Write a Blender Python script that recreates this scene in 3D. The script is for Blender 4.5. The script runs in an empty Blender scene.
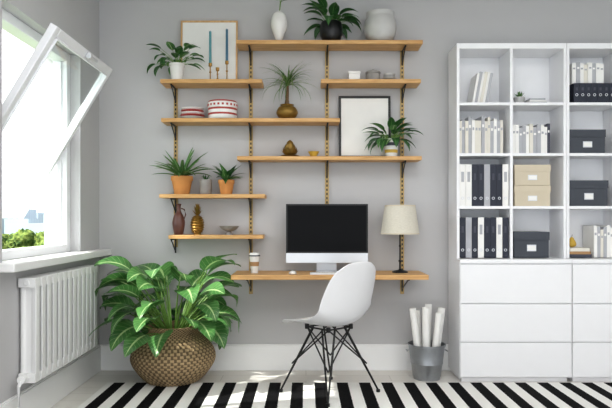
import bpy, bmesh, math, random
from mathutils import Vector, Matrix
random.seed(11)
S=bpy.context.scene
S.view_settings.view_transform='Standard'
S.view_settings.look='None'
S.view_settings.exposure=.34
S.view_settings.gamma=.9
pi=math.pi
def C(r,g,b):
    f=lambda v:(v/255/12.92) if v/255<=.04045 else ((v/255+.055)/1.055)**2.4
    return (f(r),f(g),f(b),1)
# ---------------------------------------------------------------- materials
def newmat(name):
    m=bpy.data.materials.new(name); m.use_nodes=True
    nt=m.node_tree; b=nt.nodes['Principled BSDF']
    return m,nt,b
def mth(nt,op,a,b=None,c=None):
    n=nt.nodes.new('ShaderNodeMath'); n.operation=op
    for i,v in enumerate((a,b,c)):
        if v is None: continue
        if isinstance(v,(int,float)): n.inputs[i].default_value=v
        else: nt.links.new(v,n.inputs[i])
    return n.outputs[0]
def mixc(nt,fac,a,b):
    n=nt.nodes.new('ShaderNodeMix'); n.data_type='RGBA'
    if isinstance(fac,(int,float)): n.inputs[0].default_value=fac
    else: nt.links.new(fac,n.inputs[0])
    for i,v in ((6,a),(7,b)):
        if isinstance(v,tuple): n.inputs[i].default_value=v
        else: nt.links.new(v,n.inputs[i])
    return n.outputs[2]
def tex(nt,kind,scale,coord='Object',sc=(1,1,1),**k):
    tc=nt.nodes.new('ShaderNodeTexCoord'); mp=nt.nodes.new('ShaderNodeMapping')
    mp.inputs['Scale'].default_value=sc
    nt.links.new(tc.outputs[coord],mp.inputs[0])
    n=nt.nodes.new(kind); n.inputs['Scale'].default_value=scale
    nt.links.new(mp.outputs[0],n.inputs['Vector'])
    for a,v in k.items(): n.inputs[a].default_value=v
    return n
def bump(nt,b,h,s=.3,d=.01):
    n=nt.nodes.new('ShaderNodeBump'); n.inputs['Strength'].default_value=s; n.inputs['Distance'].default_value=d
    nt.links.new(h,n.inputs['Height']); nt.links.new(n.outputs[0],b.inputs['Normal'])
def mat(name,col,rough=.5,metal=0.,var=.06,ns=12,bs=0,bd=.003,coat=0):
    m,nt,b=newmat(name)
    n=tex(nt,'ShaderNodeTexNoise',ns)
    lo=tuple(x*(1-var) for x in col[:3])+(1,); hi=tuple(min(1,x*(1+var)) for x in col[:3])+(1,)
    nt.links.new(mixc(nt,n.outputs[0],lo,hi),b.inputs['Base Color'])
    b.inputs['Roughness'].default_value=rough; b.inputs['Metallic'].default_value=metal
    if coat: b.inputs['Coat Weight'].default_value=coat
    if bs:
        n2=tex(nt,'ShaderNodeTexNoise',bs); bump(nt,b,n2.outputs[0],.4,bd)
    return m
def woodmat(name,a,b_,sc=(1,10,10)):
    m,nt,b=newmat(name)
    n=tex(nt,'ShaderNodeTexNoise',5,sc=sc,Detail=6.0,Distortion=.6)
    r=nt.nodes.new('ShaderNodeValToRGB'); r.color_ramp.elements[0].position=.3; r.color_ramp.elements[1].position=.7
    r.color_ramp.elements[0].color=a; r.color_ramp.elements[1].color=b_
    nt.links.new(n.outputs[0],r.inputs[0]); nt.links.new(r.outputs[0],b.inputs['Base Color'])
    b.inputs['Roughness'].default_value=.5
    bump(nt,b,n.outputs[0],.15,.002)
    return m
def leafmat(name,dark,light,rib,rough=.38,ribw=.03):
    m,nt,b=newmat(name)
    uv=nt.nodes.new('ShaderNodeTexCoord'); sp=nt.nodes.new('ShaderNodeSeparateXYZ'); nt.links.new(uv.outputs['UV'],sp.inputs[0])
    n=tex(nt,'ShaderNodeTexNoise',9)
    base=mixc(nt,n.outputs[0],dark,light)
    du=mth(nt,'ABSOLUTE',mth(nt,'SUBTRACT',sp.outputs[0],.5))
    mid=mth(nt,'LESS_THAN',du,ribw)
    vein=mth(nt,'LESS_THAN',mth(nt,'FRACT',mth(nt,'ADD',mth(nt,'MULTIPLY',sp.outputs[1],9),mth(nt,'MULTIPLY',du,-3))),.1)
    c=mixc(nt,mth(nt,'MULTIPLY',vein,.35),base,rib); c=mixc(nt,mth(nt,'MULTIPLY',mid,.8),c,rib)
    nt.links.new(c,b.inputs['Base Color']); b.inputs['Roughness'].default_value=rough
    tr=nt.nodes.new('ShaderNodeBsdfTranslucent'); nt.links.new(c,tr.inputs[0])
    mx=nt.nodes.new('ShaderNodeMixShader'); mx.inputs[0].default_value=.22
    nt.links.new(b.outputs[0],mx.inputs[1]); nt.links.new(tr.outputs[0],mx.inputs[2])
    nt.links.new(mx.outputs[0],nt.nodes['Material Output'].inputs[0])
    return m
WALL=mat('wall_paint',C(194,193,194),.85,var=.02,ns=3,bs=180,bd=.001)
WHITE=mat('white_lacquer',C(242,242,244),.4,var=.01)
TRIM=mat('trim_white',C(240,240,240),.45,var=.01)
PVC=mat('window_pvc',C(240,241,244),.35,var=.01)
SHELL=mat('chair_plastic',C(238,238,240),.35,var=.01)
CEIL=mat('ceiling_white',C(240,240,240),.9,var=.01)
CER=mat('white_ceramic',C(235,233,230),.25,var=.02)
GREYC=mat('grey_ceramic',C(150,146,142),.5,var=.15,bs=60)
LGREY=mat('light_grey_glaze',C(196,195,193),.35,var=.08)
BLACK=mat('black_metal',C(14,14,16),.4,var=.1)
BLACKC=mat('black_ceramic',C(24,24,26),.35,var=.1)
SILVER=mat('brushed_aluminium',C(222,224,228),.35,.5,var=.03)
ZINC=mat('zinc_metal',C(165,168,172),.4,.8,var=.15,ns=20)
BRASS=mat('brass',C(176,138,78),.3,.9,var=.1)
GOLD=mat('antique_gold',C(146,116,56),.4,.6,var=.3,ns=40)
OAK=woodmat('oak_board',C(192,144,86),C(226,184,128),(1,12,12))
FRAMEW=woodmat('frame_pine',C(206,164,112),C(226,190,142),(8,8,2))
RAILW=mat('rail_brass_wood',C(176,150,98),.4,.3,var=.2,ns=30)
TERRA=mat('terracotta',C(204,142,80),.75,var=.15,ns=14,bs=60)
BROWN=mat('brown_glaze',C(96,62,54),.3,var=.25)
SOIL=mat('soil',C(52,38,28),.95,var=.5,ns=60,bs=80,bd=.01)
PAPER=mat('paper',C(240,239,236),.8,var=.03)
RED=mat('red_glaze',C(172,66,58),.35,var=.1)
TEAL=mat('teal_wax',C(88,150,158),.45,var=.05)
NAVY=mat('navy_wax',C(66,112,140),.45,var=.05)
YEL=mat('mustard',C(206,170,70),.5,var=.1)
BEIGE=mat('beige_board',C(210,199,178),.75,var=.04)
DGREY=mat('dark_grey_board',C(74,78,86),.7,var=.08)
INK=mat('binder_navy',C(44,48,62),.55,var=.1)
BGREY=mat('book_grey',C(180,181,186),.7,var=.1)
BDARK=mat('book_dark',C(74,76,88),.6,var=.1)
BCREAM=mat('book_cream',C(226,222,212),.7,var=.05)
KRAFT=mat('kraft_card',C(176,140,100),.8,var=.08)
STEMG=mat('stem_green',C(110,146,70),.5,var=.2)
TRUNK=mat('trunk_brown',C(110,88,62),.85,var=.3,ns=30,bs=40)
L1=leafmat('leaf_broad',C(38,86,42),C(104,160,88),C(196,220,160),.35,.045)
L2=leafmat('leaf_dark',C(26,68,36),C(70,120,62),C(110,160,90))
L3=leafmat('leaf_aloe',C(50,92,48),C(110,150,84),C(150,180,120),.5)
L4=leafmat('leaf_pale',C(84,116,66),C(150,172,110),C(170,190,130),.5)
m,nt,b=newmat('screen_black'); n=tex(nt,'ShaderNodeTexNoise',2)
nt.links.new(mixc(nt,n.outputs[0],C(9,9,11),C(13,13,16)),b.inputs['Base Color']); b.inputs['Roughness'].default_value=.35; b.inputs['Specular IOR Level'].default_value=.12
SCREEN=m
m,nt,b=newmat('linen_shade'); n=tex(nt,'ShaderNodeTexNoise',60,sc=(1,1,4))
nt.links.new(mixc(nt,n.outputs[0],C(200,194,180),C(226,221,208)),b.inputs['Base Color']); b.inputs['Roughness'].default_value=.9; bump(nt,b,n.outputs[0],.2,.003)
LINEN=m
m=bpy.data.materials.new('window_glass'); m.use_nodes=True; nt=m.node_tree; nt.nodes.clear()
o=nt.nodes.new('ShaderNodeOutputMaterial'); t=nt.nodes.new('ShaderNodeBsdfTransparent'); t.inputs[0].default_value=(.95,.97,.965,1)
g=nt.nodes.new('ShaderNodeBsdfGlossy'); g.inputs['Roughness'].default_value=.02; mx=nt.nodes.new('ShaderNodeMixShader')
mx.inputs[0].default_value=.10
nt.links.new(t.outputs[0],mx.inputs[1]); nt.links.new(g.outputs[0],mx.inputs[2]); nt.links.new(mx.outputs[0],o.inputs[0])
GLASS=m
m,nt,b=newmat('floor_planks')
br=tex(nt,'ShaderNodeTexBrick',1.0)
br.inputs['Color1'].default_value=C(234,231,226); br.inputs['Color2'].default_value=C(226,223,218); br.inputs['Mortar'].default_value=C(200,197,191)
br.inputs['Mortar Size'].default_value=.003; br.inputs['Brick Width'].default_value=1.3; br.inputs['Row Height'].default_value=.17
n=tex(nt,'ShaderNodeTexNoise',4,sc=(1,12,1),Detail=5.0)
nt.links.new(mixc(nt,mth(nt,'MULTIPLY',n.outputs[0],.3),br.outputs[0],C(208,203,195)),b.inputs['Base Color'])
b.inputs['Roughness'].default_value=.38; FLOOR=m
m,nt,b=newmat('rug_stripes')
tc=nt.nodes.new('ShaderNodeTexCoord'); sp=nt.nodes.new('ShaderNodeSeparateXYZ'); nt.links.new(tc.outputs['Object'],sp.inputs[0])
n=tex(nt,'ShaderNodeTexNoise',60)
xx=mth(nt,'ADD',sp.outputs[0],mth(nt,'MULTIPLY',n.outputs[0],.006))
fx=mth(nt,'LESS_THAN',mth(nt,'FRACT',mth(nt,'DIVIDE',mth(nt,'ADD',xx,10.0),.165)),.5)
nt.links.new(mixc(nt,fx,C(238,237,234),C(15,15,17)),b.inputs['Base Color']); b.inputs['Roughness'].default_value=.95
b.inputs['Specular IOR Level'].default_value=.15
n2=tex(nt,'ShaderNodeTexNoise',220); bump(nt,b,n2.outputs[0],.6,.004); RUG=m
m,nt,b=newmat('wicker_weave')
tc=nt.nodes.new('ShaderNodeTexCoord'); sp=nt.nodes.new('ShaderNodeSeparateXYZ'); nt.links.new(tc.outputs['UV'],sp.inputs[0])
row=mth(nt,'FLOOR',mth(nt,'MULTIPLY',sp.outputs[1],26))
u=mth(nt,'FRACT',mth(nt,'ADD',mth(nt,'MULTIPLY',sp.outputs[0],42),mth(nt,'MULTIPLY',row,.5)))
a1=mth(nt,'LESS_THAN',u,.42)
vf=mth(nt,'LESS_THAN',mth(nt,'FRACT',mth(nt,'MULTIPLY',sp.outputs[1],26)),.22)
n=tex(nt,'ShaderNodeTexNoise',30)
tan=mixc(nt,n.outputs[0],C(168,140,102),C(208,184,144))
c=mixc(nt,mth(nt,'MULTIPLY',a1,.75),tan,C(74,58,42)); c=mixc(nt,mth(nt,'MULTIPLY',vf,.5),c,C(50,38,26))
nt.links.new(c,b.inputs['Base Color']); b.inputs['Roughness'].default_value=.85; WICK=m
m,nt,b=newmat('tree_foliage'); n=tex(nt,'ShaderNodeTexNoise',1.6,Detail=8.0)
r=nt.nodes.new('ShaderNodeValToRGB'); r.color_ramp.elements[0].position=.38; r.color_ramp.elements[1].position=.62
r.color_ramp.elements[0].color=C(56,80,42); r.color_ramp.elements[1].color=C(128,144,78)
nt.links.new(n.outputs[0],r.inputs[0]); nt.links.new(r.outputs[0],b.inputs['Base Color']); b.inputs['Roughness'].default_value=.95; b.inputs['Specular IOR Level'].default_value=.1; bump(nt,b,n.outputs[0],1,.5); FOL=m
GRASS=mat('grass',C(96,116,66),.95,var=.3,ns=.3)
m,nt,b=newmat('city_facade'); br=tex(nt,'ShaderNodeTexBrick',.3); br.inputs['Color1'].default_value=C(98,126,150); br.inputs['Color2'].default_value=C(130,152,170); br.inputs['Mortar'].default_value=C(166,178,188); br.inputs['Mortar Size'].default_value=.12
nt.links.new(br.outputs[0],b.inputs['Base Color']); CITY=m

# ---------------------------------------------------------------- builder
class B:
    def __init__(s,name,ymax=9,xmin=-99,xmax=99,zmin=-99,zmax=99):
        s.name=name; s.bm=bmesh.new(); s.uv=s.bm.loops.layers.uv.new('UVMap'); s.mats=[]; s.ymax=ymax; s.xmin=xmin; s.xmax=xmax; s.zmin=zmin; s.zmax=zmax
    def mi(s,m):
        if m not in s.mats: s.mats.append(m)
        return s.mats.index(m)
    def face(s,vs,m,uvs=None):
        try: f=s.bm.faces.new(vs)
        except ValueError: return
        f.material_index=s.mi(m)
        if uvs:
            for l,u in zip(f.loops,uvs): l[s.uv].uv=u
    def obox(s,M,sx,sy,sz,m,bev=0):
        v=[s.bm.verts.new(M@Vector((x*sx/2,y*sy/2,z*sz/2))) for x in(-1,1) for y in(-1,1) for z in(-1,1)]
        for q in((0,1,3,2),(4,6,7,5),(0,4,5,1),(2,3,7,6),(0,2,6,4),(1,5,7,3)): s.face([v[i] for i in q],m)
    def box(s,x0,x1,y0,y1,z0,z1,m):
        s.obox(Matrix.Translation(((x0+x1)/2,(y0+y1)/2,(z0+z1)/2)),abs(x1-x0),abs(y1-y0),abs(z1-z0),m)
    def lathe(s,c,prof,m,n=32,M=None,mod=None,mats=None):
        T=Matrix.Translation(c)
        if M is not None: T=T@M
        rings=[]
        P=len(prof)
        for j,(r,z) in enumerate(prof):
            if r<1e-6: rings.append([s.bm.verts.new(T@Vector((0,0,z)))])
            else:
                R=[]
                for i in range(n):
                    rr=r+(mod(i,j) if mod else 0); a=2*pi*i/n
                    R.append(s.bm.verts.new(T@Vector((rr*math.cos(a),rr*math.sin(a),z))))
                rings.append(R)
        for j in range(P-1):
            a,b=rings[j],rings[j+1]; mm=mats[j] if mats else m
            for i in range(n):
                k=(i+1)%n; u0,u1=i/n,(i+1)/n; v0,v1=j/(P-1),(j+1)/(P-1)
                if len(a)==1 and len(b)==1: break
                if len(a)==1: s.face([a[0],b[k],b[i]],mm,[(u0,v0),(u1,v1),(u0,v1)])
                elif len(b)==1: s.face([a[i],a[k],b[0]],mm,[(u0,v0),(u1,v0),(u0,v1)])
                else: s.face([a[i],a[k],b[k],b[i]],mm,[(u0,v0),(u1,v0),(u1,v1),(u0,v1)])
    def tube(s,pts,r,m,n=8,cap=True):
        pts=[Vector(p) for p in pts]; rs=r if isinstance(r,(list,tuple)) else [r]*len(pts); rings=[]
        up=None
        for i,p in enumerate(pts):
            d=(pts[min(i+1,len(pts)-1)]-pts[max(i-1,0)]).normalized()
            if up is None: up=Vector((0,0,1)) if abs(d.z)<.9 else Vector((0,1,0))
            a=d.cross(up).normalized(); b_=d.cross(a).normalized()
            if a.length<.1: a=Vector((1,0,0)); b_=d.cross(a)
            rings.append([s.bm.verts.new(p+a*rs[i]*math.cos(2*pi*k/n)+b_*rs[i]*math.sin(2*pi*k/n)) for k in range(n)])
        for j in range(len(pts)-1):
            for k in range(n):
                q=(k+1)%n; s.face([rings[j][k],rings[j][q],rings[j+1][q],rings[j+1][k]],m)
        if cap: s.face(rings[0][::-1],m); s.face(rings[-1],m)
    def cl(s,v):
        return Vector((min(max(v.x,s.xmin),s.xmax),min(v.y,s.ymax),min(max(v.z,s.zmin),s.zmax)))
    def leaf(s,base,az,elev,L,W,droop,m,kind='oval',fold=.25,stem=0,sr=.004,n=12,ripple=0,sdroop=.3,roll=0):
        h=Vector((math.cos(az),math.sin(az),0)); side=Vector((-math.sin(az),math.cos(az),0)); z=Vector((0,0,1))
        p=Vector(base); e=elev
        if stem:
            pts=[s.cl(p)]
            for i in range(6):
                e-=sdroop/6; p=p+(h*math.cos(e)+z*math.sin(e))*stem/6; pts.append(s.cl(p))
            s.tube(pts,[sr*(1-.4*i/6) for i in range(7)],STEMG,6)
        rows=[]; us=(-1,-.55,0,.55,1)
        for i in range(n+1):
            t=i/n
            nor=-h*math.sin(e)+z*math.cos(e)
            sd=side*math.cos(roll)+nor*math.sin(roll); nr=nor*math.cos(roll)-side*math.sin(roll)
            if kind=='oval': w=W/2*max(.02,math.sin(pi*min(1,t**.72))**.85)
            elif kind=='lance': w=W/2*max(.02,math.sin(pi*min(1,t**.6)))
            else: w=W/2*max(.02,(1-t)**.55)*min(1,.6+t*3)
            row=[]
            for u in us:
                v=p+sd*w*u+nr*(abs(u)*fold*w+ripple*W*math.sin(t*9+u*2)*abs(u))
                row.append(s.bm.verts.new(s.cl(v)))
            rows.append(row)
            e-=droop/n; p=p+(h*math.cos(e)+z*math.sin(e))*L/n
        for i in range(n):
            for k in range(4):
                u0,u1=(us[k]+1)/2,(us[k+1]+1)/2
                s.face([rows[i][k],rows[i][k+1],rows[i+1][k+1],rows[i+1][k]],m,[(u0,i/n),(u1,i/n),(u1,(i+1)/n),(u0,(i+1)/n)])
    def done(s,bev=0,ang=35,loc=None,rotz=0,solid=0,sub=0,recalc=True):
        if recalc: bmesh.ops.recalc_face_normals(s.bm,faces=s.bm.faces)
        me=bpy.data.meshes.new(s.name); s.bm.to_mesh(me); s.bm.free()
        for m in s.mats: me.materials.append(m)
        for p in me.polygons: p.use_smooth=True
        me.set_sharp_from_angle(angle=math.radians(ang))
        o=bpy.data.objects.new(s.name,me); S.collection.objects.link(o)
        if loc: o.location=loc
        o.rotation_euler[2]=rotz
        if solid:
            k=o.modifiers.new('solid','SOLIDIFY'); k.thickness=solid; k.offset=0
        if sub:
            k=o.modifiers.new('sub','SUBSURF'); k.levels=sub; k.render_levels=sub
        if bev:
            k=o.modifiers.new('bevel','BEVEL'); k.width=bev; k.segments=2; k.limit_method='ANGLE'; k.angle_limit=math.radians(50)
        return o
TR=Matrix.Translation
def R(a,ax): return Matrix.Rotation(a,4,ax)

# ---------------------------------------------------------------- room shell
LX=-1.68; RX=3.9; CZ=3.15; FY=-6.2
o=B('floor'); o.box(LX-.3,RX+.2,FY,.2,-.12,0,FLOOR); o.done()
o=B('wall_back'); o.box(LX-.3,RX+.2,0,.2,0,CZ,WALL); o.done()
o=B('wall_right'); o.box(RX,RX+.2,FY,0,0,CZ,WALL); o.done()
o=B('ceiling'); o.box(LX-.3,RX+.2,FY,.2,CZ,CZ+.15,CEIL); o.done()
WY0,WY1,WZ0,WZ1=-1.60,-.42,.985,2.45
o=B('wall_left'); a,b_=LX-.27,LX
o.box(a,b_,WY1,0,0,CZ,WALL); o.box(a,b_,FY,WY0,0,CZ,WALL); o.box(a,b_,WY0,WY1,0,WZ0-.05,WALL); o.box(a,b_,WY0,WY1,WZ1,CZ,WALL); o.done()
def base(name,x0,x1,y0,y1):
    o=B(name); o.box(x0,x1,y0,y1,0,.2,TRIM)
    if x1-x0>y1-y0: o.box(x0,x1,y0+.006,y1,.2,.212,TRIM)
    else: o.box(x0,x1-.006,y0,y1,.2,.212,TRIM)
    o.done(bev=.003)
base('baseboard_back',LX,RX,-.02,0); base('baseboard_left',LX,LX+.02,FY,-.02)
o=B('trim_window_sill'); o.box(LX-.08,LX+.105,-1.68,-.004,WZ0-.05,WZ0,TRIM); o.done(bev=.008)
W=bpy.data.objects.new('window_1',None); S.collection.objects.link(W)
o=B('frame'); fx0,fx1=-1.86,-1.755
o.box(fx0,fx1,WY1-.065,WY1,WZ0,WZ1,PVC); o.box(fx0,fx1,WY0,WY0+.065,WZ0,WZ1,PVC)
o.box(fx0,fx1,WY0+.065,WY1-.065,WZ0,WZ0+.055,PVC); o.box(fx0,fx1,WY0+.065,WY1-.065,WZ1-.065,WZ1,PVC)
for y in (WY1-.08,WY0+.065): o.box(fx0+.03,fx1-.035,y,y+.015,WZ0+.055,WZ1-.065,PVC)
f=o.done(bev=.006); f.parent=W
sy0,sy1=WY0+.085,WY1-.085; sc=(sy0+sy1)/2; sl=sy1-sy0; H=1.27
M=TR((-1.755,sc,1.785))@R(math.radians(31),'Y')
o=B('sash'); t=.055
for sgn in(-1,1):
    o.obox(M@TR((0,sgn*(sl/2-t/2),0)),.045,t,H,PVC); o.obox(M@TR((0,0,sgn*(H/2-t/2))),.045,sl-2*t,t,PVC)
    o.obox(M@TR((.018,sgn*(sl/2-t-.006),0)),.03,.012,H-2*t,PVC); o.obox(M@TR((.018,0,sgn*(H/2-t-.006))),.03,sl-2*t,.012,PVC)
o.obox(M@TR((.04,0,H/2-t/2)),.03,.03,.04,SILVER); o.obox(M@TR((.055,.05,H/2-t/2)),.014,.13,.02,SILVER)
f=o.done(bev=.005); f.parent=W
o=B('pane'); o.obox(M,.006,sl-2*t,H-2*t,GLASS); f=o.done(); f.parent=W

# ---------------------------------------------------------------- radiator
o=B('radiator'); y=-1.44
nsec=13; pitch=(1.44-.36)/nsec
for i in range(nsec):
    yc=-.36-pitch*(i+.5)
    for dx in(.028,.092):
        o.tube([(LX+dx,yc,.31),(LX+dx,yc,.85)],.018,TRIM,10)
    o.obox(TR((LX+.06,yc,.58)),.075,.014,.52,TRIM)
    for zz in(.30,.855):
        o.obox(TR((LX+.06,yc,zz)),.10,pitch*.86,.055,TRIM)
        o.tube([(LX+.06,yc-pitch/2,zz),(LX+.06,yc+pitch/2,zz)],.018,TRIM,10)
    o.obox(TR((LX+.105,yc,.58)),.012,pitch*.62,.56,TRIM)
o.tube([(LX+.06,-1.44,.31),(LX+.06,-1.50,.31),(LX+.06,-1.53,.28),(LX+.06,-1.53,.0)],.011,TRIM,10)
o.tube([(LX+.06,-1.47,.31),(LX+.06,-1.51,.31)],.024,TRIM,12)
for yy in(-.6,-1.25): o.box(LX,LX+.05,yy-.01,yy+.01,.8,.83,TRIM)
o.done(bev=.005)

# ---------------------------------------------------------------- rug
o=B('striped_rug'); o.box(-1.475,2.75,-3.4,-.43,.001,.013,RUG); o.done(bev=.004)

# ---------------------------------------------------------------- shelves
def rail(x,z0,z1):
    o=B('shelf_rail'); o.box(x-.015,x+.015,-.013,0,z0,z1,RAILW)
    z=z0+.02
    while z<z1-.02:
        o.box(x-.006,x+.006,-.0138,-.012,z,z+.018,BLACK); z+=.034
    o.done()
rail(-1.057,1.0,2.34); rail(-.447,.62,2.59); rail(.17,1.30,2.59); rail(.78,.62,2.59)
def shelf(name,x0,x1,zt,rails,dep=.22,th=.03):
    o=B(name); o.box(x0,x1,-dep,-.0145,zt-th,zt,OAK)
    for rx in rails:
        o.box(rx-.006,rx+.006,-dep*.85,-.0145,zt-th-.012,zt-th,BLACK)
        o.box(rx-.006,rx+.006,-.022,-.0145,zt-th-.12,zt-th,BLACK)
        L=math.hypot(dep*.72,.10)
        o.obox(TR((rx,-.0145-dep*.37,zt-th-.058))@R(math.atan2(.10,-dep*.72)+pi,'X') ,.008,L,.01,BLACK)
    return o.done(bev=.003)
ZT,Z2,Z4,Z5,Z6,Z7,ZD=2.62,2.316,2.013,1.717,1.422,1.103,.81
shelf('wall_shelf',-.544,.909,ZT,(-.447,.17,.78))
shelf('wall_shelf',-1.134,-.342,Z2,(-1.057,-.447))
shelf('wall_shelf',.117,.894,Z2,(.17,.78))
shelf('wall_shelf',-1.127,.264,Z4,(-1.057,-.447,.17))
shelf('wall_shelf',-.536,.901,Z5,(-.447,.17,.78))
shelf('wall_shelf',-1.142,-.319,Z6,(-1.057,-.447))
shelf('wall_shelf',-1.07,-.334,Z7,(-1.057+.0,-.447))
shelf('wall_mounted_desk',-.56,.915,ZD,(-.447,.78),.42,.036)

# ---------------------------------------------------------------- shelf decor
def potprof(rb,rt,h,lip=.006,liph=.02):
    return [(0,0),(rb,0),(rt,h-liph),(rt+lip,h-liph),(rt+lip,h),(rt-.004,h),(rt-.006,h-.012),(0,h-.012)]
def smooth(pts,k=6):
    out=[]
    P=[pts[0]]+list(pts)+[pts[-1]]
    for i in range(1,len(P)-2):
        p0,p1,p2,p3=P[i-1:i+3]
        for j in range(k):
            t=j/k
            out.append(tuple(.5*((2*p1[a])+(-p0[a]+p2[a])*t+(2*p0[a]-5*p1[a]+4*p2[a]-p3[a])*t*t+(-p0[a]+3*p1[a]-3*p2[a]+p3[a])*t**3) for a in(0,1)))
    out.append(tuple(pts[-1])); return [(max(0,a),b) for a,b in out]
o=B('white_sculptural_vase'); c=(-.214,-.12,ZT)
o.lathe(c,[(0,0),(.035,0),(.036,.01)]+smooth([(.026,.025),(.04,.06),(.062,.12),(.066,.17),(.052,.225),(.026,.25),(.018,.255)])+[(.012,.252),(.012,.22),(0,.22)],CER)
o.tube([(-.214,-.12,ZT+.22),(-.2,-.12,ZT+.33),(-.17,-.12,ZT+.40)],.003,STEMG,6)
o.tube([(-.214,-.12,ZT+.22),(-.205,-.11,ZT+.33),(-.215,-.10,ZT+.42)],.003,STEMG,6)
for k in range(7): o.leaf((-.2+.005*k,-.12,ZT+.33+.012*k),k*2.4,.6,.06,.02,.6,L2,n=5)
o.done()
o=B('potted_philodendron',ymax=-.02,zmax=3.0,zmin=ZT+.02,xmax=.455); c=(.20,-.12,ZT)
o.lathe(c,smooth([(.05,0),(.08,.04),(.092,.09),(.088,.14),(.08,.165)])+[(.074,.165),(.074,.15),(0,.15)],BLACKC); o.lathe(c,[(0,.001),(.05,0)],BLACKC)
for i in range(24):
    az=i*2.39996; el=random.uniform(.3,1.35)
    o.leaf((.20+.03*math.cos(az),-.12+.03*math.sin(az),ZT+.15),az,el,random.uniform(.15,.20),.075,random.uniform(.7,1.6),L2,'lance',stem=random.uniform(.04,.12),sr=.003)
o.done()
o=B('round_grey_planter'); c=(.588,-.13,ZT)
o.lathe(c,[(0,0),(.06,0)]+smooth([(.07,.004),(.108,.04),(.126,.10),(.122,.16),(.105,.205)])+[(.108,.215),(.112,.235),(.106,.24),(.098,.23),(.096,.2),(0,.19)],LGREY,40); o.done(ang=50)
def picture(name,x0,x1,z0,z1,fm,lean=.05,bw=.018,y=-.022,art=None):
    h=z1-z0; w=x1-x0; L=h/math.cos(lean)
    M=TR(((x0+x1)/2,y-math.sin(lean)*h,z0+.002))@R(-lean,'X')@TR((0,0,L/2))
    o=B(name)
    for sg in(-1,1):
        o.obox(M@TR((sg*(w/2-bw/2),0,0)),bw,.018,L,fm); o.obox(M@TR((0,0,sg*(L/2-bw/2))),w-2*bw,.018,bw,fm)
    o.obox(M,w-2*bw,.006,L-2*bw,PAPER)
    return o.done(bev=.0015)
picture('wooden_picture_frame',-1.012,-.552,Z2,2.83,FRAMEW,.05,.014)
o=B('potted_peperomia',ymax=-.085,zmin=Z2+.01); c=(-1.02,-.145,Z2)
o.lathe(c,potprof(.045,.056,.135),CER); o.lathe(c,[(0,.124),(.05,.124)],SOIL)
for i in range(30):
    az=i*2.39996; el=random.uniform(.3,1.4)
    o.leaf((c[0],c[1],Z2+.12),az,el,random.uniform(.09,.13),.062,random.uniform(.5,1.6),L2 if i%3 else L1,'oval',stem=random.uniform(.06,.18),sr=.0025,sdroop=.5)
o.done()
def candle(x,y,h,ch,cm):
    o=B('brass_candlestick'); c=(x,y,Z2)
    o.lathe(c,[(0,0),(.026,0),(.026,.004),(.01,.012),(.0045,.02),(.0045,h*.45),(.010,h*.5),(.0045,h*.55),(.0045,h-.03),(.014,h-.022),(.014,h),(0,h)],BRASS,20)
    if ch: o.lathe(c,[(0,h),(.0105,h),(.0095,h+ch),(.002,h+ch+.004),(0,h+ch+.01)],cm,16)
    o.done()
candle(-.755,-.15,.14,.25,TEAL); candle(-.625,-.14,.16,.25,NAVY); candle(-.695,-.17,.10,0,TEAL)
o=B('small_white_box'); o.box(.335,.425,-.17,-.08,Z2,Z2+.055,CER); o.box(.332,.428,-.173,-.077,Z2+.055,Z2+.075,CER); o.done(bev=.004)
o=B('lidded_jar'); o.lathe((.53,-.13,Z2),[(0,0),(.05,0),(.058,.01),(.058,.055),(.054,.06),(.06,.062),(.06,.075),(.045,.082),(.01,.084),(.009,.095),(0,.097)],GREYC); o.done()
o=B('stacked_saucers')
for k in range(4): o.lathe((.66,-.13,Z2+k*.015),[(0,0),(.03,0),(.055-.003*k,.014),(.05-.003*k,.014),(.03,.004),(0,.004)],CER if k%2 else LGREY)
o.done()
o=B('stacked_bowls')
cx=-.90
for k,(r,m_) in enumerate(((.10,LGREY),(.097,RED),(.094,CER),(.09,RED),(.088,CER))):
    o.lathe((cx,-.125,Z4+k*.018),[(0,0),(r*.8,0),(r,.014),(r,.018),(r-.01,.018),(0,.006)],m_)
o.done()
o=B('round_patterned_box'); r=.115
o.lathe((-.66,-.13,Z4),[(0,0),(r-.008,0),(r,.008),(r,.03),(r,.045),(r,.07),(r,.085),(r+.004,.088),(r+.004,.13),(r-.004,.142),(0,.145)],CER,40,mats=[CER,CER,CER,RED,CER,RED,CER,CER,RED,CER])
for i in range(22):
    a=2*pi*i/22; o.obox(TR((-.66+(r+.004)*math.cos(a),-.13+(r+.004)*math.sin(a),Z4+.108))@R(a,'Z'),.003,.016,.016,RED)
o.done(ang=50)
o=B('potted_ponytail_palm',ymax=-.02,zmin=Z4+.01,zmax=2.58); c=(-.15,-.12,Z4)
o.lathe(c,smooth([(.045,0),(.075,.03),(.086,.06),(.07,.095),(.05,.11),(.055,.12)])+[(.048,.12),(.04,.1),(0,.1)],GOLD); o.lathe(c,[(0,.001),(.045,0)],GOLD)
o.tube([(c[0],c[1],Z4+.10),(c[0],c[1],Z4+.16),(c[0]+.005,c[1],Z4+.27)],[.025,.014,.009],TRUNK,10)
for i in range(75):
    az=i*2.39996; el=random.uniform(.3,1.55)
    o.leaf((c[0]+.005,c[1],Z4+.27),az,el,random.uniform(.24,.31),.010,random.uniform(.8,2.4),L4 if i%2 else L3,'strap',n=9)
o.done()
def scaled(o,c,rx,h,m_,z0,n=28,k=22):
    prof=[(0,z0)]+[(rx*math.sin(pi*(j/k))**.7,z0+h*(1-math.cos(pi*j/k))/2) for j in range(1,k)]+[(0,z0+h)]
    o.lathe(c,prof,m_,n,mod=lambda i,j:.007*(1 if ((i+j)%4<2)^((i-j)%4<2) else -.3))
o=B('golden_artichoke_ornament'); c=(-.127,-.12,Z5)
o.lathe(c,[(0,0),(.05,0),(.075,.012),(.07,.014),(0,.008)],GOLD)
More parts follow.
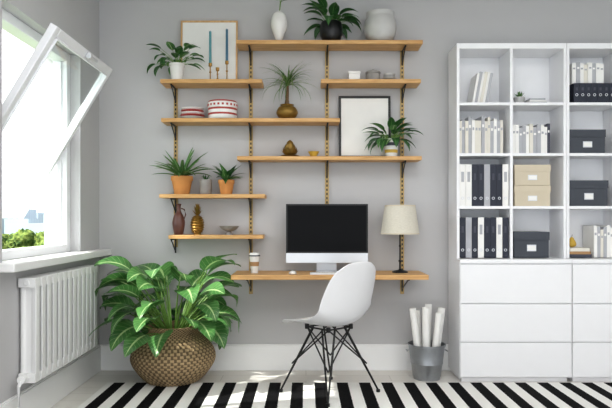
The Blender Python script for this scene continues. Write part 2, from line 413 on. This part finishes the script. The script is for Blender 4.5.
for k in range(8):
    for i in range(10):
        az=i*.628+k*.314; o.leaf((c[0]+.02*math.cos(az),c[1]+.02*math.sin(az),Z5+.012+k*.012),az,.1+k*.16,.075-.004*k,.045,-1.2,GOLD,n=5)
o.done()
o=B('small_bowl'); o.lathe((.06,-.12,Z5),[(0,0),(.022,0),(.024,.008),(.045,.045),(.041,.045),(.02,.012),(0,.012)],YEL); o.done()
picture('black_picture_frame',.265,.683,Z5,2.22,BLACK,.05,.018)
o=B('potted_peace_lily',ymax=-.075,zmin=Z5+.01); c=(.672,-.15,Z5); r=.058
o.lathe(c,[(0,0),(.045,0),(.05,.03),(.053,.055),(.055,.085),(.057,.11),(.06,.14),(.055,.14),(.052,.128),(0,.128)],CER,mats=[CER,CER,YEL,CER,BDARK,CER,CER,CER,SOIL])
for i in range(40):
    az=i*2.39996; el=random.uniform(.15,1.4)
    o.leaf((c[0]+.02*math.cos(az),c[1]+.02*math.sin(az),Z5+.13),az,el,random.uniform(.12,.17),.06,random.uniform(.6,1.5),L2 if i%4 else L1,'lance',stem=random.uniform(.04,.11),sr=.003)
o.done()
o=B('potted_agave',ymax=-.02,zmin=Z6+.005); c=(-.984,-.12,Z6)
o.lathe(c,potprof(.058,.08,.145,.006,.035),TERRA); o.lathe(c,[(0,.134),(.075,.134)],SOIL)
for i in range(34):
    az=i*2.39996; el=random.uniform(.35,1.4)
    o.leaf((c[0]+.015*math.cos(az),c[1]+.015*math.sin(az),Z6+.135),az,el,random.uniform(.2,.29),.042,random.uniform(.2,1.1),L3 if i%3 else L1,'strap',fold=.5,n=9)
o.done()
o=B('grey_plant_jar'); c=(-.795,-.12,Z6)
o.lathe(c,[(0,0),(.042,0),(.048,.01),(.048,.085),(.05,.09),(.05,.118),(.044,.118),(.042,.1),(0,.1)],GREYC)
for i in range(10): o.leaf((c[0],c[1],Z6+.1),i*2.4,1.1+.04*(i%4),.07,.016,.4,L2,'strap',n=5)
o.done()
o=B('potted_aglaonema',ymax=-.02,xmin=-.742); c=(-.632,-.12,Z6)
o.lathe(c,potprof(.045,.06,.115,.005,.028),TERRA); o.lathe(c,[(0,.104),(.056,.104)],SOIL)
for i in range(26):
    az=i*2.39996; el=random.uniform(.4,1.45)
    if math.cos(az)<0: el=max(el,.9)
    o.leaf((c[0],c[1],Z6+.1),az,el,random.uniform(.14,.2),.05,random.uniform(.4,1.2),L1 if i%2 else L2,'lance',n=7)
o.done()
o=B('brown_bottle_vase'); o.lathe((-1.01,-.12,Z7),[(0,0),(.03,0)]+smooth([(.034,.003),(.045,.05),(.05,.10),(.038,.15),(.018,.185),(.015,.22),(.022,.245)])+[(.018,.245),(.012,.22),(0,.22)],BROWN)
o.tube([(-.992,-.12,Z7+.21),(-.965,-.12,Z7+.2),(-.955,-.12,Z7+.16),(-.968,-.12,Z7+.125)],.005,BROWN,8); o.done()
o=B('golden_pineapple_ornament'); c=(-.862,-.12,Z7)
o.lathe(c,[(0,0),(.03,0),(.03,.008),(0,.008)],GOLD); scaled(o,c,.05,.15,GOLD,.004)
for k in range(4):
    for i in range(7): o.leaf((c[0],c[1],Z7+.145+k*.012),i*.9+k*.45,.7+.2*k,.07,.02,-.3 if k<2 else .0,GOLD,'strap',n=5)
o.done()
o=B('grey_footed_bowl'); o.lathe((-.61,-.12,Z7),[(0,0),(.035,0),(.03,.008),(.018,.02),(.018,.026)]+smooth([(.03,.03),(.06,.045),(.08,.07)])+[(.075,.07),(.05,.045),(0,.035)],GREYC); o.done()

# ---------------------------------------------------------------- desk items
o=B('desktop_computer'); x0,x1=-.156,.484; yf=-.20
o.box(x0,x1,yf,yf+.012,.962,1.345,BLACK); o.box(x0,x1,yf-.001,yf+.012,.885,.962,SILVER)
o.box(x0+.012,x1-.012,yf-.0018,yf,.974,1.333,SCREEN)
M=TR(((x0+x1)/2,yf+.012,1.115))@R(-pi/2,'X')
o.lathe((0,0,0),[(.30,0),(.24,.012),(.12,.028),(0,.034)],SILVER,40,M=M@Matrix.Diagonal((1,.74,1,1)))
cx=(x0+x1)/2
o.box(cx-.085,cx+.085,-.27,-.09,ZD,ZD+.008,SILVER)
o.obox(TR((cx,-.115,.91))@R(.18,'X'),.16,.008,.21,SILVER)
o.obox(TR((cx,-.15,1.0)),.16,.07,.03,SILVER)
o.done(bev=.003)
o=B('keyboard'); o.box(.03,.31,-.385,-.295,ZD,ZD+.010,SILVER)
for r_ in range(5):
    for k in range(14): o.box(.036+k*.0193,.036+k*.0193+.0165,-.381+r_*.0168,-.381+r_*.0168+.014,ZD+.010,ZD+.0135,CER)
o.done()
o=B('computer_mouse'); o.lathe((-.10,-.34,ZD),[(0,0),(.028,0),(.033,.006),(.03,.016),(.018,.024),(0,.027)],CER,24,M=Matrix.Diagonal((.9,1.6,1,1))); o.done(ang=60)
o=B('takeaway_coffee_cup'); c=(-.398,-.25,ZD)
o.lathe(c,[(0,0),(.028,0),(.030,.03),(.037,.10),(.040,.13),(.043,.131),(.043,.14),(.039,.142),(.038,.153),(.034,.156),(.032,.15),(0,.15)],CER,32)
o.lathe(c,[(.0328,.055),(.0366,.088)],KRAFT,32); o.lathe(c,[(.0445,.131),(.0445,.14)],BDARK,32); o.done()
o=B('table_lamp'); c=(.734,-.2,ZD)
o.lathe(c,[(0,0),(.062,0),(.062,.008),(.05,.014),(.014,.022),(.008,.03),(.007,.08),(.015,.09),(.007,.10),(.006,.20),(.012,.207),(.006,.214),(.006,.34),(.016,.345),(.016,.39),(0,.39)],BLACK,24)
o.lathe(c,[(.150,.30),(.118,.525),(.116,.525),(.148,.30)],LINEN,48)
o.lathe(c,[(.1505,.30),(.1485,.31)],BEIGE,48); o.lathe(c,[(.1195,.515),(.1185,.526)],BEIGE,48)
for a in(0,2.094,4.189): o.tube([(c[0],c[1],ZD+.50),(c[0]+.117*math.cos(a),c[1]+.117*math.sin(a),ZD+.52)],.002,BRASS,6)
o.tube([(c[0],c[1],ZD+.38),(c[0],c[1],ZD+.50)],.003,BRASS,6)
o.lathe((c[0],c[1],ZD+.39),[(0,0),(.014,.0),(.03,.04),(.028,.07),(.012,.09),(0,.092)],CER,16)
o.done(ang=50)

# ---------------------------------------------------------------- chair
ch=bpy.data.objects.new('shell_chair',None); S.collection.objects.link(ch)
K=1.11
prof=[(.245,.425,.17,.0,0),(.235,.44,.205,.005,0),(.18,.445,.228,.018,0),(.08,.432,.235,.04,0),(-.03,.425,.238,.06,.0),(-.12,.43,.238,.085,.01),(-.175,.46,.235,.09,.03),(-.205,.52,.232,.06,.06),(-.225,.60,.228,.02,.065),(-.245,.70,.215,.0,.055),(-.262,.78,.19,-.01,.04),(-.27,.82,.155,-.02,.025),(-.273,.838,.10,-.01,.012)]
o=B('seat'); rows=[]; us=[-1,-.85,-.6,-.3,0,.3,.6,.85,1]
for (y,z,w,up,fw) in prof:
    rows.append([o.bm.verts.new((w*u*K,(y+fw*u*u)*K,(z+up*abs(u)**2.2)*K)) for u in us])
for i in range(len(rows)-1):
    for k in range(len(us)-1): o.face([rows[i][k],rows[i][k+1],rows[i+1][k+1],rows[i+1][k]],SHELL)
s_=o.done(solid=.009,sub=2,ang=180); s_.parent=ch
o=B('wire_base')
def kk(x,y,z): return (x*K,y*K,z*K)
tops=[(-.10,-.09),(.10,-.09),(.10,.10),(-.10,.10)]; feet=[(-.225,-.21),(.225,-.21),(.225,.21),(-.225,.21)]
for i in range(4):
    f=feet[i]
    for d in((.035,0),(0,.035)):
        t_=tops[i]; sx=-1 if t_[0]>0 else 1; sy=-1 if t_[1]>0 else 1
        o.tube([kk(f[0],f[1],.012),kk(t_[0]+sx*d[0]*1.6,t_[1]+sy*d[1]*1.6,.412)],.0068,BLACK,8)
    o.lathe((f[0]*K,f[1]*K,0),[(0,0),(.014,0),(.014,.018),(0,.022)],BLACK,12)
    j=(i+1)%4; g=feet[j]
    a=Vector(kk(f[0],f[1],.012)).lerp(Vector(kk(*tops[i],.412)),.42); b2=Vector(kk(*tops[j],.412))
    a2=Vector(kk(g[0],g[1],.012)).lerp(Vector(kk(*tops[j],.412)),.42); b3=Vector(kk(*tops[i],.412))
    o.tube([a,b2],.0052,BLACK,8); o.tube([a2,b3],.0052,BLACK,8)
    o.tube([kk(*tops[i],.412),kk(*tops[j],.412)],.006,BLACK,8)
for t_ in tops: o.lathe((t_[0]*K,t_[1]*K,.40*K),[(0,0),(.016,0),(.016,.034),(0,.034)],BLACK,12)
s_=o.done(); s_.parent=ch
ch.location=(.165,-.68,.013); ch.rotation_euler[2]=math.radians(43)

# ---------------------------------------------------------------- big plant in basket
bx,by,bz=-1.0,-.36,.014
o=B('large_plant_in_wicker_basket',ymax=-.03,xmin=-1.535,xmax=-.50,zmin=.2,zmax=1.068)
pr=smooth([(.19,.0),(.245,.05),(.30,.13),(.312,.19),(.285,.26),(.225,.325),(.185,.36),(.178,.385),(.195,.415)],7)
o.lathe((bx,by,bz),pr,WICK,168,mod=lambda i,j:.0035*(1 if (i//2+j//2)%2 else -1))
o.lathe((bx,by,bz),[(0,.001),(.19,.001)],WICK); o.lathe((bx,by,bz),[(.195,.415),(.185,.418),(.165,.38),(.17,.34),(0,.34)],WICK,mats=[WICK,WICK,WICK,SOIL])
N=64
rp=random.Random(4)
for i in range(N):
    az=i*2.39996+rp.uniform(-.2,.2); q=i/N
    el=1.5-q*1.0+rp.uniform(-.1,.1); st=.54-.33*q+rp.uniform(-.05,.05)
    if math.sin(az)>.3: st*=.75
    L=rp.uniform(.26,.35)*(1-.12*q)
    o.leaf((bx+.06*math.cos(az),by+.06*math.sin(az),.35),az,el,L,L*.58,rp.uniform(.9,1.8),L1,'oval',fold=.18,stem=st,sr=.007,ripple=.03,sdroop=.4,roll=rp.uniform(-.55,.55))
o.done(ang=60)

# ---------------------------------------------------------------- waste bin
o=B('metal_bucket_with_paper_rolls'); c=(.93,-.26,0)
o.lathe(c,[(0,.006),(.095,.006),(.097,0),(.10,0),(.103,.02),(.106,.022),(.12,.12),(.124,.125),(.122,.13),(.138,.255),(.145,.258),(.145,.27),(.138,.27),(.118,.12),(.095,.012),(0,.012)],ZINC,40)
for sg in(-1,1): o.tube([(c[0]+sg*.14,c[1],.22),(c[0]+sg*.155,c[1]-.03,.215),(c[0]+sg*.155,c[1]+.03,.215),(c[0]+sg*.14,c[1],.22)],.003,ZINC,6)
for (dx,dy,tx,ty,L,r_) in((-.06,-.02,-.12,0,.53,.026),(-.01,-.04,-.02,-.05,.54,.028),(.045,-.03,.1,-.05,.50,.026),(.07,.02,.12,0,.53,.028),(.01,.04,.03,.05,.55,.027),(-.05,.05,-.05,.04,.50,.025)):
    M=R(tx,'Y')@R(-ty,'X')
    o.lathe((c[0]+dx*.8,c[1]+dy*.8,.014),[(0,0),(r_,0),(r_,L),(r_-.003,L),(r_-.003,L-.06),(0,L-.06)],PAPER,20,M=M)
o.done()

# ---------------------------------------------------------------- bookcases
ZS=[.93,1.327,1.732,2.12]
def bookcase(x0,w=.838):
    x1=x0+w; o=B('bookcase'); yb=-.022; yf=-.30; t=.022
    o.box(x0,x0+t,yf,yb,.925,2.572,WHITE); o.box(x1-t,x1,yf,yb,.925,2.572,WHITE)
    o.box(x0+t,x1-t,yf,yb,2.53,2.572,WHITE); o.box(x0+t,x1-t,yb-.008,yb,.925,2.53,WHITE)
    xm=(x0+x1)/2; o.box(xm-t/2,xm+t/2,yf+.001,yb-.008,.925,2.53,WHITE)
    for z in ZS[1:]:
        o.box(x0+t,xm-t/2,yf+.003,yb-.008,z-.022,z,WHITE); o.box(xm+t/2,x1-t,yf+.003,yb-.008,z-.022,z,WHITE)
    o.box(x0,x1,-.402,yb,.895,.925,WHITE)
    o.box(x0,x1,-.38,yb,.035,.895,WHITE); o.box(x0+.02,x1-.02,-.36,yb,0,.035,WHITE)
    for a,b2 in((.045,.303),(.309,.590),(.596,.888)): o.box(x0+.003,x1-.003,-.400,-.381,a,b2,WHITE)
    return o.done(bev=.0018)
X0=1.152; X1=1.992
bookcase(X0); bookcase(X1)
cols=[(X0+.022,X0+.408),(X0+.43,X0+.816),(X1+.022,X1+.408),(X1+.43,X1+.816)]
def books(name,xa,z,spec,yf=-.26,lean=0):
    o=B(name); x=xa
    for (w,h,m_) in spec:
        d=random.uniform(-.012,.0)
        if lean:
            M=TR((x,-.15,z+.002))@R(lean,'Y')@TR((w/2,0,h/2)); o.obox(M,w,.19,h,m_); x+=w/math.cos(lean)+.001
        else:
            o.box(x,x+w,yf-d,-.06,z,z+h,m_)
            if w>.018: o.box(x+w*.2,x+w*.8,yf-d-.001,yf-d,z+h*.7,z+h*.78,BGREY if m_ in(PAPER,BCREAM) else PAPER)
            x+=w+.001
    return o.done(bev=.001)
def binders(name,xa,z,seq,h=.32,w=.047):
    o=B(name); x=xa
    for s_ in seq:
        m_=INK if s_=='b' else (PAPER if s_=='w' else BGREY)
        o.box(x,x+w,-.285,-.04,z,z+h,m_)
        if s_!='b': o.box(x+.012,x+w-.012,-.2862,-.285,z+h*.58,z+h*.82,BGREY)
        else: o.box(x+.014,x+w-.014,-.2862,-.285,z+h*.62,z+h*.78,BDARK)
        o.lathe((x+w/2,-.285,z+.06),[(.011,0),(.011,.002),(.007,.002),(.007,0)],SILVER,16,M=R(pi/2,'X')); x+=w+.0015
    return o.done(bev=.0015)
def sbox(name,x0,x1,z,h,m_,tiers=1):
    o=B(name); hh=h/tiers
    for k in range(tiers):
        zz=z+k*hh; o.box(x0+.004,x1-.004,-.27,-.05,zz,zz+hh*.72,m_); o.box(x0,x1,-.275,-.045,zz+hh*.68,zz+hh-.002,m_)
        xm=(x0+x1)/2; o.box(xm-.035,xm+.035,-.2735,-.27,zz+hh*.25,zz+hh*.5,SILVER); o.box(xm-.03,xm+.03,-.2742,-.2735,zz+hh*.29,zz+hh*.46,PAPER)
    return o.done(bev=.002)
a,b_=cols[0]
books('leaning_magazines',a+.11,ZS[3],[(.018,.24,PAPER),(.02,.25,BGREY),(.016,.24,PAPER),(.022,.25,BCREAM),(.018,.25,PAPER),(.02,.24,BGREY)],lean=.18)
def rnd(n,lo,hi,pal,wlo=.014,whi=.034): return [(random.uniform(wlo,whi),random.uniform(lo,hi),random.choice(pal)) for _ in range(n)]
books('row_of_books',a+.006,ZS[2],rnd(14,.25,.29,[PAPER,BCREAM,BGREY,PAPER],.02,.026))
binders('row_of_binders',a+.004,ZS[1],'wwbbgbbw',.32,.0455)
binders('row_of_binders',a+.004,ZS[0],'bgbwbbwb',.31,.0455)
a,b_=cols[1]
o=B('small_potted_succulent'); c=(a+.09,-.18,ZS[3]); o.lathe(c,potprof(.03,.04,.06,.003,.015),LGREY)
for i in range(16): o.leaf((c[0],c[1],ZS[3]+.05),i*2.4,.4+.06*i,.06,.02,-.2,L3,'strap',n=5)
o.done()
o=B('stacked_notebooks')
for k,m_ in enumerate((BGREY,PAPER,BGREY)): o.box(a+.14+.004*k,a+.28-.006*k,-.25,-.08,ZS[3]+.014*k,ZS[3]+.014*k+.013,m_)
o.done(bev=.001)
books('row_of_books',a+.012,ZS[2],rnd(11,.20,.235,[PAPER,BCREAM,BGREY,BGREY,BDARK],.018,.03))
sbox('beige_storage_box',a+.02,a+.30,ZS[1],.32,BEIGE,2)
sbox('grey_storage_box',a+.015,a+.29,ZS[0],.20,DGREY)
a,b_=cols[2]
binders('row_of_magazine_files',a+.04,ZS[3],'bbbbbbb',.15,.044)
books('row_of_books',a+.04,ZS[3]+.151,[(.03,.16,PAPER),(.03,.165,BGREY),(.03,.16,PAPER),(.028,.15,BCREAM),(.03,.165,PAPER),(.03,.16,BGREY),(.03,.16,PAPER),(.03,.155,PAPER)])
sbox('grey_storage_box',a+.012,a+.29,ZS[2],.185,DGREY)
sbox('grey_storage_box',a+.012,a+.31,ZS[1],.20,DGREY)
o=B('yellow_pear_ornament'); o.lathe((a+.06,-.20,ZS[0]+.075),smooth([(0,0),(.028,.012),(.032,.035),(.018,.065),(.008,.08),(0,.083)]),YEL,24); o.tube([(a+.06,-.2,ZS[0]+.155),(a+.064,-.2,ZS[0]+.175)],.002,TRUNK,6); o.done()
o=B('stacked_books')
for k,(m_,h) in enumerate(((BDARK,.025),(KRAFT,.022),(BCREAM,.027))): o.box(a+.01+.006*k,a+.19-.008*k,-.26,-.09,ZS[0]+[0,.025,.047][k],ZS[0]+[0,.025,.047][k]+h,m_)
o.done(bev=.002)
books('row_of_books',a+.21,ZS[0],rnd(6,.20,.25,[PAPER,BCREAM,BGREY],.018,.027))
a,b_=cols[3]
books('row_of_books',a+.012,ZS[3],rnd(12,.2,.3,[PAPER,BCREAM,BGREY,BDARK],.014,.028))
binders('row_of_binders',a+.004,ZS[2],'bwbwbwbb',.32,.0455)
sbox('beige_storage_box',a+.02,a+.30,ZS[1],.30,BEIGE,2); sbox('grey_storage_box',a+.02,a+.30,ZS[0],.20,DGREY)

# ---------------------------------------------------------------- outdoors
o=B('outdoor_ground'); o.box(-260,-3.2,-40,320,-9.2,-9,GRASS); o.done()
def tree(x,y,zt,r):
    o=B('tree'); o.tube([(x,y,-9),(x,y,zt-r)],[.3,.15],TRUNK,10)
    rr=random.Random(int(x*37+y*11))
    for k in range(12):
        c=Vector((x+rr.uniform(-r,r)*.7,y+rr.uniform(-r,r)*.7,zt-r+rr.uniform(-r*.8,r*.55))); q=r*rr.uniform(.3,.5)
        res=bmesh.ops.create_icosphere(o.bm,subdivisions=4,radius=q,matrix=TR(c))
        mi=o.mi(FOL)
        for v in res['verts']:
            d=(v.co-c).normalized(); v.co+=d*q*.22*(math.sin(d.x*9+k)*math.sin(d.y*11)*math.sin(d.z*10+k)+rr.uniform(-.4,.4))
            for f in v.link_faces: f.material_index=mi
    o.done(ang=80)
rt=random.Random(5)
for i in range(22):
    dist=rt.uniform(48,85); sl_=-.32-.018*i
    tree(sl_*dist,-5+dist,1.22-dist*rt.uniform(7,15)/615,rt.uniform(3,4.6))
o=B('city_buildings')
for i in range(34):
    dist=rt.uniform(150,230); sl_=-.3-.0095*i; w=rt.uniform(3,7)
    o.box(sl_*dist-w/2,sl_*dist+w/2,-5+dist,-5+dist+10,-9,1.22+dist*rt.uniform(-4,14)/615,CITY)
o.done()

# ---------------------------------------------------------------- lights
w=bpy.data.worlds.new('sky'); S.world=w; w.use_nodes=True; nt=w.node_tree; bg=nt.nodes['Background']
tc=nt.nodes.new('ShaderNodeTexCoord'); sp=nt.nodes.new('ShaderNodeSeparateXYZ'); nt.links.new(tc.outputs['Generated'],sp.inputs[0])
r=nt.nodes.new('ShaderNodeValToRGB'); nt.links.new(sp.outputs[2],r.inputs[0])
r.color_ramp.elements[0].position=0; r.color_ramp.elements[0].color=(.86,.93,1,1); r.color_ramp.elements[1].position=.25; r.color_ramp.elements[1].color=(.98,.99,1,1)
nt.links.new(r.outputs[0],bg.inputs[0])
side=mth(nt,'MULTIPLY',mth(nt,'MAXIMUM',mth(nt,'MULTIPLY',sp.outputs[0],-1.0),0.0),3.6)
nt.links.new(mth(nt,'ADD',side,1.4),bg.inputs[1])
s_=bpy.data.lights.new('sun','SUN'); s_.energy=7; s_.angle=math.radians(1); s_.color=(1,.96,.9)
so=bpy.data.objects.new('sun',s_); S.collection.objects.link(so)
so.rotation_euler=Vector((1.8,.66,-2.05)).to_track_quat('-Z','Y').to_euler(); so.location=(-6,-6,8)
a_=bpy.data.lights.new('area_fill','AREA'); a_.shape='RECTANGLE'; a_.size=3.2; a_.size_y=2.2; a_.energy=55; a_.color=(1,.985,.96)  # soft fill added under the ceiling, out of view; not a room fixture
ao=bpy.data.objects.new('area_fill',a_); S.collection.objects.link(ao); ao.location=(.6,-3.2,CZ-.03)

# ---------------------------------------------------------------- camera
cd=bpy.data.cameras.new('camera'); cam=bpy.data.objects.new('camera',cd); S.collection.objects.link(cam)
cam.location=(0,-5,1.22); cam.rotation_euler=(pi/2,0,0); cd.sensor_width=36; cd.lens=36*615/612; cd.shift_y=16/612; cd.clip_end=1000
S.camera=cam
